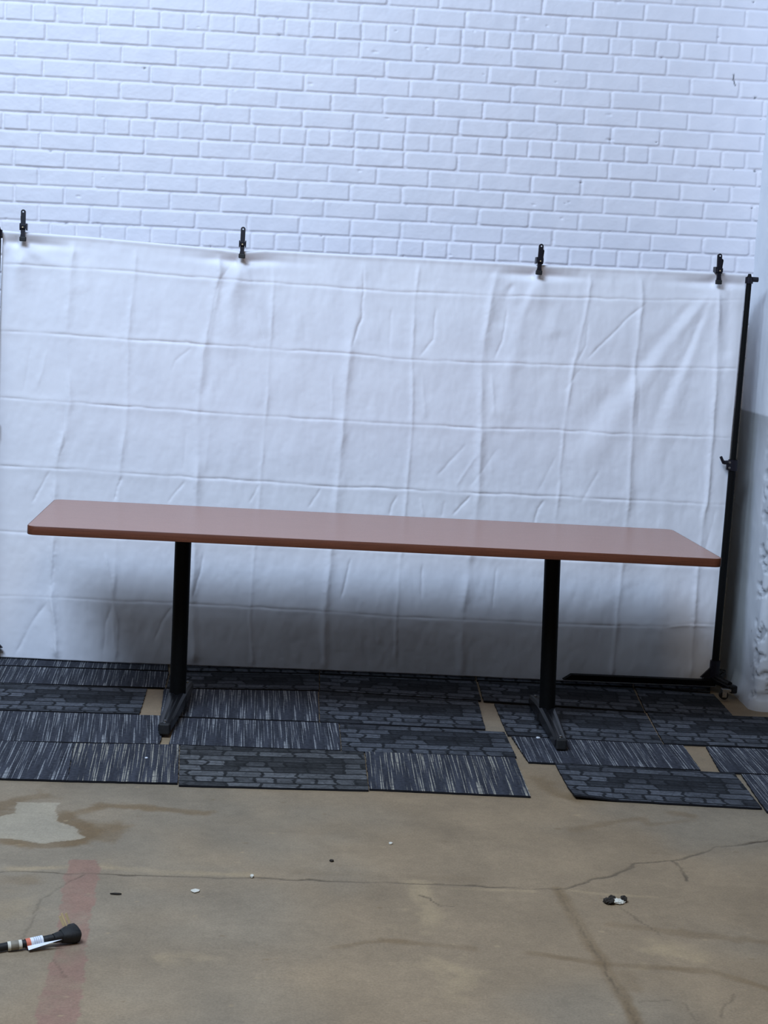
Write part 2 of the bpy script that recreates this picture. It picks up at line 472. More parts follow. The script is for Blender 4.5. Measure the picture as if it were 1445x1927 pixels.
# light scrubbed patches
stain([(790, 1665), (815, 1720), (805, 1740)], 0.05, pale, .55, 1.5, 1, 0)
stain([(830, 1815), (880, 1830), (850, 1870)], 0.05, pale, .5, 1.5, 2, 0)
stain([(1240, 1785), (1310, 1800)], 0.07, pale, .5, 1.5, 3, 0)
stain([(1070, 1674), (1130, 1682), (1240, 1688)], 0.014, pale, .5, .6, 4, 0)
stain([(20, 1635), (180, 1630), (330, 1642), (480, 1646)], 0.03, pale, .5, .9, 5, 0)
stain([(300, 1800), (370, 1798)], 0.04, pale, .4, 1.2, 6, 0)
stain([(0, 1720), (40, 1700)], 0.08, pale, .35, 1.2, 7, 0)
stain([(850, 1672), (1000, 1676)], 0.014, pale, .5, 1, 8, 0)
# puddle mark at the left
pud = inside(X+0.02*vnoise(X, Y, .05, 401), Y+0.03*vnoise(X, Y, .06, 402), fp([(30, 1510), (112, 1512), (106, 1545), (146, 1558), (158, 1578), (92, 1586), (-20, 1574), (-20, 1540), (28, 1532)]))
stain([(-10, 1578), (70, 1590), (150, 1583), (175, 1562), (118, 1543), (122, 1533)], 0.050, brown, .9, .8, 9)
stain([(118, 1538), (200, 1515), (300, 1522), (385, 1530)], 0.040, brown, .7, .9, 10)
stain([(160, 1556), (205, 1556), (190, 1572)], 0.07, brown, .8, .9, 11)
stain([(-10, 1520), (30, 1506), (80, 1496)], 0.05, brown, .75, .9, 12)
stain([(-10, 1530), (25, 1532)], 0.04, brown, .5, .9, 12)
col[pud, :3] = col[pud, :3]*0.25 + np.array([0.40, 0.34, 0.25])*0.75
# faded red painted line
red = inside(X+0.012*vnoise(X, Y, .03, 403), Y+.01*vnoise(X, Y, .05, 405), fp([(133, 1617), (182, 1617), (187, 1644), (174, 1719), (164, 1769), (160, 1829), (146, 1935), (140, 2100), (20, 2100), (64, 1935), (76, 1878), (98, 1804), (113, 1719), (120, 1654)]))
wr = np.clip(0.80+0.85*fbm(X, Y, 0.07, 410, 5), 0.05, 0.9)[..., None]
rc = np.array([0.27, 0.155, 0.112])
col[red, :3] = (col[..., :3]*(1-wr)+rc*wr)[red]
# brown seams and stains at the right
stain([(1050, 1674), (1080, 1725), (1105, 1765), (1140, 1822), (1170, 1870), (1200, 1930)], 0.028, brown, .75, .5, 13)
stain([(1000, 1793), (1120, 1812), (1280, 1824), (1340, 1828), (1400, 1846), (1450, 1862)], 0.022, brown, .6, .6, 14)
stain([(1150, 1740), (1240, 1750), (1290, 1757), (1360, 1764), (1450, 1774)], 0.030, brown, .6, .8, 15)
stain([(1080, 1562), (1160, 1546), (1205, 1540), (1222, 1552), (1300, 1543)], 0.026, brown, .45, .8, 16)
stain([(1270, 1530), (1300, 1535)], 0.04, brown, .45, .8, 17)
stain([(720, 1768), (820, 1778), (890, 1784)], 0.025, brown, .5, .8, 18)
stain([(1010, 1465), (1030, 1480), (1050, 1495), (1075, 1500)], 0.05, brown, .6, .8, 19)
stain([(630, 1782), (690, 1772), (760, 1770)], 0.016, brown, .4, .8, 20)
stain([(10, 1655), (60, 1658)], 0.05, brown, .4, .8, 21)
stain([(1175, 1832), (1195, 1860)], 0.03, brown, .35, .8, 22)
stain([(560, 1640), (900, 1655)], 0.03, brown, .15, .8, 23)
stain([(600, 1560), (700, 1570)], 0.10, brown, .15, .8, 24)
# cracks: dark line and a real groove
def crack(pts, w, amt, seed):
    P = fp(pts); wx = X+0.014*vnoise(X, Y, .05, 500+seed)+.008*vnoise(X, Y, .015, 520+seed); wy = Y+0.02*vnoise(X, Y, .05, 540+seed)
    d, t = poly_dist(wx, wy, P)
    g = np.clip(amt*(0.75+0.9*vnoise(X, Y, .10, 560+seed)), 0, 1)*(1-sstep(w*.5, w*1.5, d))
    gg = g[..., None]
    col[..., :3] = col[..., :3]*(1-gg)+np.array(dark)*gg
    global hz
    hz = hz - 0.002*g
crack([(-10, 1640), (165, 1643), (250, 1646), (480, 1652), (700, 1660), (900, 1668), (1050, 1673)], 0.0042, .75, 1)
crack([(1050, 1673), (1068, 1672), (1110, 1656), (1160, 1644), (1200, 1626), (1265, 1619), (1300, 1612), (1345, 1593), (1385, 1590), (1450, 1580)], 0.0052, .85, 2)
crack([(1265, 1619), (1282, 1635), (1290, 1657)], 0.0045, .75, 3)
crack([(1165, 1708), (1205, 1733), (1245, 1760)], 0.0032, .6, 4)
crack([(40, 1772), (80, 1690), (158, 1645)], 0.0030, .5, 5)
crack([(785, 1684), (810, 1690), (830, 1706), (850, 1706)], 0.0030, .6, 6)
crack([(102, 1805), (120, 1838)], 0.0030, .6, 7)
crack([(1195, 1885), (1260, 1884)], 0.0030, .5, 8)
crack([(1350, 1912), (1365, 1890), (1385, 1870)], 0.0030, .5, 9)
crack([(1285, 1887), (1310, 1920)], 0.0030, .5, 10)
crack([(1050, 1680), (1090, 1740), (1140, 1822), (1200, 1930)], 0.0030, .5, 11)
# specks
rs = np.random.RandomState(5)
for i in range(150):
    px, py = rs.uniform(-.4, 3), rs.uniform(-2.3, -.5); r0 = rs.uniform(.003, .009)
    ix = (abs(X-px) < .03) & (abs(Y-py) < .03)
    d = np.hypot((X[ix]-px)/rs.uniform(1, 2), Y[ix]-py); a = (rs.uniform(.2, .6)*(1-sstep(r0*.4, r0, d)))[:, None]
    cc = np.array(pale if i % 2 else brown); t_ = col[ix]; t_[:, :3] = t_[:, :3]*(1-a)+cc*a; col[ix] = t_
Pf = np.stack([X, Y, hz-0.0008], -1)
me = grid_mesh('floor', Pf, col)
structure(link('floor', me, M_FLOOR), 'worn tan concrete floor with cracks and stains', 'floor')

# ------------------------------------------------------------------ carpet tiles
TH = 0.006
def tile(quad, mat, label, group, lift=None, seed=0, ybk=None):
    P = [onz(a, b)[:2] for a, b in quad]      # front-left, front-right, back-right, back-left
    if ybk is not None:
        P[2] = np.array([P[1][0]+0.0, ybk]); P[3] = np.array([P[0][0], ybk])
    c = sum(P)/4
    e = P[1]-P[0]; ang = math.atan2(e[1], e[0])
    R = np.array([[math.cos(-ang), -math.sin(-ang)], [math.sin(-ang), math.cos(-ang)]])
    Q = [R @ (p-c) for p in P]
    n = 24
    bm = bmesh.new(); top = []; bot = []
    r = random.Random(seed)
    wv = [r.uniform(-1, 1) for _ in range(8)]
    for j in range(n+1):
        rt, rb = [], []
        for i in range(n+1):
            u, v = i/n, j/n
            p = (Q[0]*(1-u)+Q[1]*u)*(1-v)+(Q[3]*(1-u)+Q[2]*u)*v
            fr = (r.uniform(-1, 1)*0.0012) if i in (0, n) or j in (0, n) else 0
            hgt = 0.0006+0.0006*(math.sin(3*u+wv[0]*3)*wv[1]+1)
            if lift: hgt += lift(u, v)
            rt.append(bm.verts.new((p[0]+fr, p[1]+fr, hgt+TH))); rb.append(bm.verts.new((p[0]+fr, p[1]+fr, hgt)))
        top.append(rt); bot.append(rb)
    for j in range(n):
        for i in range(n):
            bm.faces.new((top[j][i], top[j][i+1], top[j+1][i+1], top[j+1][i]))
            f = bm.faces.new((bot[j][i], bot[j+1][i], bot[j+1][i+1], bot[j][i+1])); f.material_index = 1
    for i in range(n):
        for a_, b_ in (((0, i), (0, i+1)), ((n, i+1), (n, i)), ((i+1, 0), (i, 0)), ((i, n), (i+1, n))):
            f = bm.faces.new((bot[a_[0]][a_[1]], bot[b_[0]][b_[1]], top[b_[0]][b_[1]], top[a_[0]][a_[1]])); f.material_index = 1
    o = from_bm('carpet_tile', bm, [mat, M_BACKING])
    o.location = (c[0], c[1], 0); o.rotation_euler = (0, 0, ang)
    tag(o, label, 'carpet tile', group)
    return o
G = 'grey carpet tiles laid loose on the concrete'
ST, SW, BL, BW = M_STRIPE[0], M_STRIPE[1], M_BLOCK[0], M_BLOCK[1]
tiles = [
 ([(-215, 1462), (127, 1472), (138, 1402), (-195, 1392)], ST, 'striped grey carpet tile of the front row cut by the left photo edge'),
 ([(128, 1472), (334, 1477), (337, 1405), (139, 1402)], SW, 'striped carpet tile with tan yarn left of the front block patterned tile'),
 ([(336, 1481), (693, 1490), (684, 1418), (339, 1406)], BW, 'block patterned grey carpet tile beside the tan striped tile of the front row'),
 ([(695, 1488), (998, 1502), (968, 1429), (687, 1418)], SW, 'striped grey carpet tile of the front row, left of the bare concrete gap'),
 ([(1080, 1505), (1433, 1524), (1381, 1458), (1044, 1440)], BL, 'block patterned carpet tile right of the bare front gap, left corner curled'),
 ([(1442, 1531), (1590, 1539), (1520, 1466), (1394, 1460)], ST, 'striped carpet tile cut by the right photo edge, nearest the viewer'),
 ([(-30, 1397), (300, 1403), (315, 1350), (-20, 1341)], ST, 'striped carpet tile of the second row left of the left table foot'),
 ([(318, 1404), (641, 1415), (637, 1364), (331, 1354)], ST, 'striped carpet tile of the second row right of the left table foot'),
 ([(643, 1416), (971, 1428), (949, 1381), (639, 1364)], BL, 'block patterned carpet tile of the second row below the table middle'),
 ([(994, 1437), (1318, 1452), (1285, 1406), (962, 1389)], ST, 'striped carpet tile under the front end of the right table foot'),
 ([(1355, 1456), (1570, 1466), (1520, 1417), (1328, 1408)], ST, 'striped carpet tile at the right edge right of the small tan concrete gap'),
 ([(-25, 1338), (262, 1346), (277, 1299), (-15, 1288)], BL, 'block patterned carpet tile left of the rectangular concrete gap by the left foot'),
 ([(302, 1350), (600, 1361), (598, 1304), (308, 1299)], ST, 'shaded striped carpet tile right of the left table column'),
 ([(602, 1361), (913, 1375), (899, 1322), (600, 1303)], BL, 'shaded block patterned carpet tile left of the narrow gap near the right leg'),
 ([(955, 1386), (1247, 1403), (1214, 1345), (930, 1327)], BL, 'dark shaded carpet tile directly behind and right of the right table foot'),
 ([(1249, 1402), (1550, 1414), (1500, 1355), (1218, 1344)], BL, 'block patterned carpet tile in front of the pillar at the right'),
 ([(-14, 1287), (310, 1297), (318, 1267), (-8, 1256)], ST, 'striped carpet tile of the fourth row behind the left table foot, left side'),
 ([(313, 1297), (600, 1302), (600, 1272), (321, 1267)], BL, 'block patterned carpet tile of the fourth row right of the left column'),
 ([(602, 1302), (905, 1321), (895, 1285), (602, 1272)], BL, 'dark block patterned carpet tile of the fourth row under the table middle'),
 ([(910, 1322), (1212, 1342), (1190, 1297), (900, 1285)], BL, 'dark carpet tile behind the right table foot reaching toward the backdrop'),
 ([(1215, 1342), (1379, 1350), (1342, 1309), (1195, 1297)], BL, 'carpet tile under the wheeled foot of the right backdrop stand'),
]
def curl(u, v): return 0.010*max(0, 1-u/0.22)*max(0, 1-v/0.30)
for i, (qd, m_, lb) in enumerate(tiles):
    tile(qd, m_, lb, G, lift=curl if i == 4 else None, seed=i)
for i, (a, b, lb, m_) in enumerate((((-8, 1254), (316, 1265), 'dark rear carpet tile along the backdrop hem at the left', ST),
                           ((320, 1265), (600, 1270), 'dark rear carpet tile along the backdrop hem right of the left column', BL),
                           ((602, 1270), (893, 1283), 'dark rear carpet tile along the backdrop hem at the middle', BL),
                           ((897, 1283), (1190, 1295), 'dark rear carpet tile along the backdrop hem behind the right column', BL),
                           ((1193, 1295), (1336, 1305), 'dark rear carpet tile along the backdrop hem under the stand bar', BL))):
    o = tile([a, b, (b[0]-1, b[1]-36), (a[0]+4, a[1]-36)], m_, lb, G, seed=40+i)

# ------------------------------------------------------------------ conference table
TL, TW, TZ, TT = 2.452, 0.762, 0.740, 0.031
T = empty('conference_table', (TL/2, TW/2, 0.0), 'long brown laminate table on two black pedestal legs in front of the white backdrop', 'table')
def rrect(hx, hy, r, n=8):
    o = []
    for cx_, cy_, a0 in ((hx-r, hy-r, 0), (-hx+r, hy-r, 90), (-hx+r, -hy+r, 180), (hx-r, -hy+r, 270)):
        for i in range(n+1):
            a = math.radians(a0+90*i/n); o.append((cx_+r*math.cos(a), cy_+r*math.sin(a)))
    return o
bm = bmesh.new(); add_prism(bm, rrect(TL/2-.0025, TW/2-.0025, 0.030), TZ-TT+.001, TZ-0.0002, 'Z')
from_bm('tabletop', bm, M_TOP, T)
bm = bmesh.new()
ou = rrect(TL/2, TW/2, 0.0325); inn = rrect(TL/2-.0027, TW/2-.0027, 0.030)
rings = []
for pr, zz_ in ((inn, TZ-.0002), (rrect(TL/2-.0008, TW/2-.0008, .0322), TZ-.0002), (ou, TZ-.002), (ou, TZ-TT+.002), (rrect(TL/2-.001, TW/2-.001, .032), TZ-TT), (inn, TZ-TT)):
    rings.append([bm.verts.new((a, b, zz_)) for a, b in pr])
for i in range(len(rings)-1):
    n = len(ou)
    for j in range(n): bm.faces.new((rings[i][j], rings[i][(j+1) % n], rings[i+1][(j+1) % n], rings[i+1][j]))
o = from_bm('edge_band', bm, M_EDGE, T, True, math.radians(40)); o['label'] = 'darker wood tone edge band'
def pedestal(xc, lean, yawd):
    ox = xc-TL/2
    B = bpy.data.objects.new('pedestal', None); COL.objects.link(B); B.parent = T; B.location = (ox, 0, 0.0085)
    B.empty_display_size = .05
    zt = TZ-TT-0.0085
    # column
    bm = bmesh.new()
    add_tube(bm, (lean*0.0-lean/2*-1, 0, 0.050), (-lean/2, 0, zt-0.006), 0.0305, n=40)
    from_bm('column', bm, M_BLACK, B, True, math.radians(40))
    # mounting plate with four arms under the top
    bm = bmesh.new()
    add_box(bm, (-lean/2, 0, zt-0.003), (0.10, 0.10, 0.006), bev=.001)
    for a in (35, 145):
        add_box(bm, (-lean/2, 0, zt-0.009), (0.40, 0.030, 0.010), Matrix.Rotation(math.radians(a), 3, 'Z'), bev=.002)
    from_bm('mounting_plate', bm, M_BLACK, B)
    # collar at the foot of the column
    bm = bmesh.new()
    add_tube(bm, (lean/2, 0, 0.022), (lean/2, 0, 0.068), 0.040, 0.033, n=32)
    from_bm('collar', bm, M_CAST, B, True, math.radians(40))
    # two arched feet, front and back
    for sgn, L in ((-1, 0.335), (1, 0.31)):
        bm = bmesh.new()
        n = 12; rg = []
        for i in range(n+1):
            t = i/n; yy = sgn*(0.0+L*t)
            w = 0.034-0.012*t; zt_ = 0.078-0.034*t**1.2; zb = max(0.052*(1-t)**1.2*0.35+0.012, 0.008)
            xo = lean/2+math.tan(math.radians(yawd))*(-yy)*-1
            # cross-section: ribbed top (two ridges with a groove)
            sec = [(-w, zb), (-w, zt_-.010), (-w*.72, zt_-.001), (-w*.35, zt_), (-w*.12, zt_-.006), (w*.12, zt_-.006), (w*.35, zt_), (w*.72, zt_-.001), (w, zt_-.010), (w, zb)]
            rg.append([bm.verts.new((a+xo, yy, b)) for a, b in sec])
        for i in range(n):
            for j in range(len(rg[0])):
                k2 = (j+1) % len(rg[0])
                bm.faces.new((rg[i][j], rg[i][k2], rg[i+1][k2], rg[i+1][j]))
        bm.faces.new(rg[0]); bm.faces.new(rg[-1][::-1])
        f = from_bm('foot', bm, M_CAST, B, True, math.radians(35))
        xo = lean/2+math.tan(math.radians(yawd))*sgn*L
        bm = bmesh.new()
        add_box(bm, (xo, sgn*(L+.004), 0.023), (0.038, 0.026, 0.040), bev=.005)
        c = from_bm('end_cap', bm, M_RUBBER, f)
        bm = bmesh.new()
        add_tube(bm, (xo, sgn*(L-.012), -0.0005), (xo, sgn*(L-.012), 0.010), 0.015, n=20)
        from_bm('glide', bm, M_RUBBER, f)
        bm = bmesh.new()
        add_tube(bm, (xo, sgn*(L-.016), 0.040), (xo, sgn*(L-.016), 0.0485), 0.006, 0.004, n=16)
        from_bm('bolt', bm, M_CHROME, f, True, math.radians(40))
pedestal(0.524, 0.004, 4.5)
pedestal(1.917, 0.022, 0.6)

# ------------------------------------------------------------------ backdrop cloth
BY = 1.15
def bp(pts): return [tuple(ony(a, b, BY)[[0, 2]]) for a, b in pts]
topl = bp([(-14, 434), (25, 438), (165, 448), (408, 470), (455, 476), (498, 473), (720, 485), (950, 497), (1012, 501), (1110, 505), (1348, 515), (1400, 518)])
rgt = bp([(1405, 518), (1393, 640), (1376, 824), (1366, 950), (1366, 1060), (1357, 1180), (1347, 1283)])
XL = -0.292
nx_, nz_ = 700, 420
u = np.linspace(0, 1, nx_); v = np.linspace(0, 1, nz_)
U, V = np.meshgrid(u, v)
tz = np.interp
zr = np.array([p[1] for p in rgt])[::-1]; xr = np.array([p[0] for p in rgt])[::-1]
Xt = XL + (rgt[0][0]-XL)*U
Zt = np.interp(Xt, [p[0] for p in topl], [p[1] for p in topl])
Z = 0.013 + (Zt-0.013)*V
XR = np.interp(Z, zr, xr)
X = XL + (XR-XL)*U
h = np.zeros(X.shape)
def crease(pts, amp, w, seed=0, fade=0.08, grow=0.0, vary=0.7, pw=1.15):
    global h
    P = bp(pts)
    wx = X+0.006*vnoise(X, Z, .05, 700+seed)+.0025*vnoise(X, Z, .012, 720+seed); wz = Z+0.005*vnoise(X, Z, .06, 740+seed)
    d, t = poly_dist(wx, wz, P)
    e = sstep(0, fade, t)*sstep(0, fade, 1-t) if fade else 1
    a = amp*(1+vary*2*vnoise(X, Z, .11, 760+seed))
    h = h + a*e*np.exp(-(d/(w*(1+grow*(t-.5))))**pw)
Hs = [[(-20, 497), (80, 500), (250, 512), (360, 521), (405, 525), (478, 530), (660, 543), (700, 547), (890, 555), (965, 557), (1220, 564), (1305, 565), (1400, 565)],
      [(-20, 622), (90, 627), (125, 630), (240, 639), (370, 647), (460, 653), (535, 659), (645, 664), (718, 672), (775, 677), (900, 682), (1050, 687), (1195, 692), (1400, 693)],
      [(-20, 746), (100, 755), (240, 765), (370, 775), (500, 783), (630, 791), (718, 796), (905, 806), (1050, 810), (1195, 818), (1390, 824)],
      [(-20, 876), (100, 881), (230, 890), (345, 897), (490, 906), (635, 916), (718, 919), (900, 928), (1060, 935), (1200, 942), (1370, 950)],
      [(-20, 999), (52, 1003), (400, 1020), (800, 1040), (1350, 1068)],
      [(-20, 1121), (95, 1124), (210, 1130), (325, 1135), (480, 1143), (596, 1149), (680, 1156), (812, 1164), (945, 1169), (1052, 1175), (1246, 1179), (1308, 1174), (1360, 1175)]]
for i, l_ in enumerate(Hs): crease(l_, -0.0035 if i < 5 else -0.0020, 0.0042, i, 0, 0, .75); crease(l_, 0.0018, 0.022, 900+i, 0, 0, .5, 2)
# panels sag a little between the horizontal folds
Vs = [[(138, 450), (135, 505), (124, 627), (133, 757), (105, 880), (97, 1125), (108, 1245)],
      [(255, 462), (253, 515), (240, 640), (240, 765), (225, 890), (213, 1130), (217, 1250)],
      [(410, 475), (413, 525), (385, 647), (372, 775), (370, 900), (362, 1140), (366, 1252)],
      [(517, 480), (515, 530), (508, 655), (500, 785), (490, 910), (470, 1143), (475, 1258)],
      [(688, 490), (684, 545), (657, 664), (645, 795), (635, 915), (612, 1150), (610, 1266)],
      [(790, 492), (780, 560), (775, 677), (775, 800), (765, 925), (745, 1160), (745, 1272)],
      [(938, 500), (925, 555), (905, 682), (905, 806), (900, 930), (870, 1166), (870, 1280)],
      [(1112, 507), (1108, 560), (1080, 687), (1060, 810), (1050, 935), (1030, 1175), (1020, 1285)],
      [(1205, 512), (1208, 564), (1195, 690), (1188, 820), (1183, 945), (1160, 1178), (1150, 1285)],
      [(1352, 540), (1352, 565), (1347, 690), (1340, 820), (1328, 950), (1312, 1080), (1305, 1175), (1300, 1280)]]
for i, l_ in enumerate(Vs): crease(l_, (0.0065, 0.004, 0.0085, 0.0035, 0.008, 0.0035, 0.0085, 0.0035, 0.005, 0.0075)[i], (.015, .010, .017, .008, .016, .008, .017, .008, .010, .010)[i], 20+i, .03, 0, .9, 1.5)
extra = [([(442, 485), (430, 505), (413, 527), (400, 590), (388, 645)], -.007, .006), ([(685, 492), (684, 545), (680, 600), (658, 664)], -.007, .006),
         ([(1222, 568), (1190, 592), (1140, 640), (1098, 681)], -.006, .0055), ([(956, 575), (945, 640), (928, 681)], -.005, .006),
         ([(820, 570), (815, 640), (785, 676)], -.005, .006), ([(738, 575), (732, 662)], -.004, .007), ([(1108, 600), (1103, 650), (1085, 683)], -.004, .006),
         ([(350, 903), (332, 925), (314, 950)], -.006, .0045), ([(230, 893), (221, 920), (213, 945)], -.006, .0045), ([(96, 882), (78, 915), (58, 950)], -.005, .005),
         ([(488, 908), (478, 930), (468, 948)], -.005, .0045), ([(606, 915), (590, 940), (580, 958)], -.005, .0045), ([(750, 930), (738, 950), (734, 975)], -.005, .005),
         ([(888, 930), (866, 952), (850, 972)], -.006, .0045), ([(1026, 938), (1012, 958), (1003, 990)], -.005, .005), ([(790, 935), (797, 975)], .005, .006), ([(836, 940), (830, 975)], -.004, .006),
         ([(384, 1032), (374, 1085), (362, 1132)], -.006, .005), ([(660, 1045), (652, 1085), (640, 1130)], -.006, .005), ([(795, 1060), (793, 1130)], -.004, .006), ([(935, 1060), (925, 1150)], -.004, .006),
         ([(95, 1125), (60, 1170), (25, 1240)], -.006, .009), ([(212, 1132), (200, 1170), (192, 1235)], -.006, .009), ([(326, 1138), (305, 1170), (288, 1210)], -.005, .008),
         ([(97, 1125), (106, 1190), (108, 1245)], .006, .006), ([(213, 1132), (222, 1180), (217, 1250)], .006, .008), ([(213, 1128), (205, 1080), (198, 1035)], .005, .007), ([(105, 1010), (100, 1060), (97, 1120)], -.006, .010),
         ([(365, 650), (330, 680), (320, 705)], -.003, .006), ([(345, 640), (365, 650)], -.003, .006), ([(120, 760), (122, 830), (107, 880)], -.004, .006), ([(1205, 700), (1200, 810)], -.003, .008), ([(1095, 690), (1060, 740)], -.0025, .010),
         ([(60, 640), (45, 740)], -.003, .008), ([(90, 650), (70, 735)], .003, .008), ([(480, 560), (485, 600), (500, 650)], -.003, .008), ([(350, 800), (345, 890)], -.003, .009), ([(395, 800), (385, 895)], .003, .009),
         ([(625, 690), (625, 790)], .004, .008), ([(795, 700), (800, 795)], .003, .010), ([(925, 700), (930, 790)], .004, .010), ([(880, 830), (820, 900)], -.004, .008), ([(900, 850), (855, 920)], .003, .008), ([(940, 840), (880, 920)], -.003, .008),
         ([(1050, 850), (1010, 930)], -.003, .010), ([(1130, 880), (1090, 950)], -.003, .010), ([(1240, 970), (1235, 1060)], .004, .008), ([(1350, 955), (1320, 1060)], -.004, .007), ([(1246, 1181), (1300, 1176), (1345, 1179)], .004, .006)]
for i, (l_, a, w) in enumerate(extra): crease(l_, a*.7, w*.85, 60+i, .22, 0, .5)
# broad drapes fanning from the clips
broad = [([(45, 470), (25, 540), (10, 640)], .010, .030), ([(45, 470), (110, 500), (150, 560)], .006, .030), ([(70, 470), (75, 600)], -.005, .035),
         ([(455, 490), (435, 560), (430, 680)], .010, .028), ([(455, 490), (480, 560), (500, 640)], .007, .025), ([(425, 500), (402, 600), (392, 760)], -.006, .022), ([(400, 700), (385, 900)], .006, .03),
         ([(1012, 520), (985, 590), (960, 700), (935, 820)], .011, .030), ([(1012, 520), (1040, 580), (1050, 640)], .006, .030), ([(970, 530), (950, 560), (940, 620)], -.008, .020),
         ([(1345, 540), (1290, 610), (1200, 730), (1080, 900)], .012, .035), ([(1348, 540), (1310, 640), (1265, 760), (1230, 880)], .010, .028), ([(1310, 560), (1210, 680), (1080, 830)], -.009, .030),
         ([(1340, 560), (1285, 680), (1230, 800), (1190, 920)], -.010, .024), ([(1350, 545), (1353, 640), (1345, 800)], .008, .016), ([(1372, 540), (1368, 680)], -.006, .020),
         ([(680, 500), (660, 600), (650, 760)], .006, .030), ([(1200, 880), (1195, 1060), (1180, 1250)], -.006, .05), ([(1250, 900), (1250, 1250)], .006, .04), ([(560, 560), (540, 900)], .004, .05), ([(820, 560), (830, 900)], .004, .06),
         ([(0, 500), (15, 470), (45, 455)], -.006, .02), ([(1200, 1080), (1100, 1180), (1060, 1260)], .004, .05)]
for i, (l_, a, w) in enumerate(broad): crease(l_, a*0.62, w*1.15, 130+i, .16, 1.3, .5, 1.9)
h += 0.006*fbm(X, Z*0.6, 0.35, 800, 3) + 0.0016*fbm(X, Z, 0.06, 810, 3) + 0.0022*fbm(X+0.12*Z, Z*0.14, 0.05, 830, 3) + 0.0014*fbm(X-0.25*Z, Z*0.25, 0.035, 840, 2)
# bands between folds belly out
# crossbar roll and gathered shade around each clip
dtop = Zt*1.0 - Z
h += 0.003*np.exp(-(dtop/0.010)**2)
CLIPS = [(43, 400, 455), (455, 432, 487), (1013, 463, 518), (1351, 482, 536)]
for (cx_, ya, yb) in CLIPS:
    Pc = ony(cx_, yb, BY); dx = X-Pc[0]
    pin = np.exp(-(np.abs(dx)/0.115)**1.3)
    h += pin*(0.010*np.exp(-(dtop/0.018)**2) - 0.022*np.exp(-((dtop-0.040)/0.016)**2)*sstep(0.004, 0.03, np.abs(dx)))
    h += 0.010*np.exp(-(np.hypot(dx, (Z-(Pc[2]-0.08))/2.2)/0.035)**2)
edge = np.exp(-(XR-X)/0.03)+np.exp(-(X-XL)/0.03)
h *= 1-0.5*np.clip(edge, 0, 1)
bell = 0.018*np.sin(np.pi*V)*-1
lower = 1-sstep(0, 0.25, Z)
Yb = BY - h - bell*0 - 0.010*lower*np.sin(X*3.1+.5)
P = np.stack([X, Yb, Z], -1)
# over the crossbar and a short return hanging behind
ext = []
T0 = P[-1]
for ang in range(20, 181, 20):
    a = math.radians(ang); f_ = (1-math.cos(a))/2
    r_ = 0.016; E_ = T0.copy(); E_[:, 1] = T0[:, 1]*(1-f_)+(BY+0.034)*f_; E_[:, 2] = T0[:, 2]+r_*0.35*math.sin(a); ext.append(E_)
for dz in (0.02, 0.05, 0.08):
    E_ = T0.copy(); E_[:, 1] = BY+0.034+0.002*np.sin(T0[:, 0]*30); E_[:, 2] = T0[:, 2]-dz; ext.append(E_)
P = np.concatenate([P, np.array(ext)], 0)
me = grid_mesh('backdrop', P)
bd = link('backdrop', me, M_CLOTH)
so = bd.modifiers.new('thickness', 'SOLIDIFY'); so.thickness = 0.0012; so.offset = 0
tag(bd, 'creased white cloth backdrop clipped along its top behind the long table', 'backdrop')

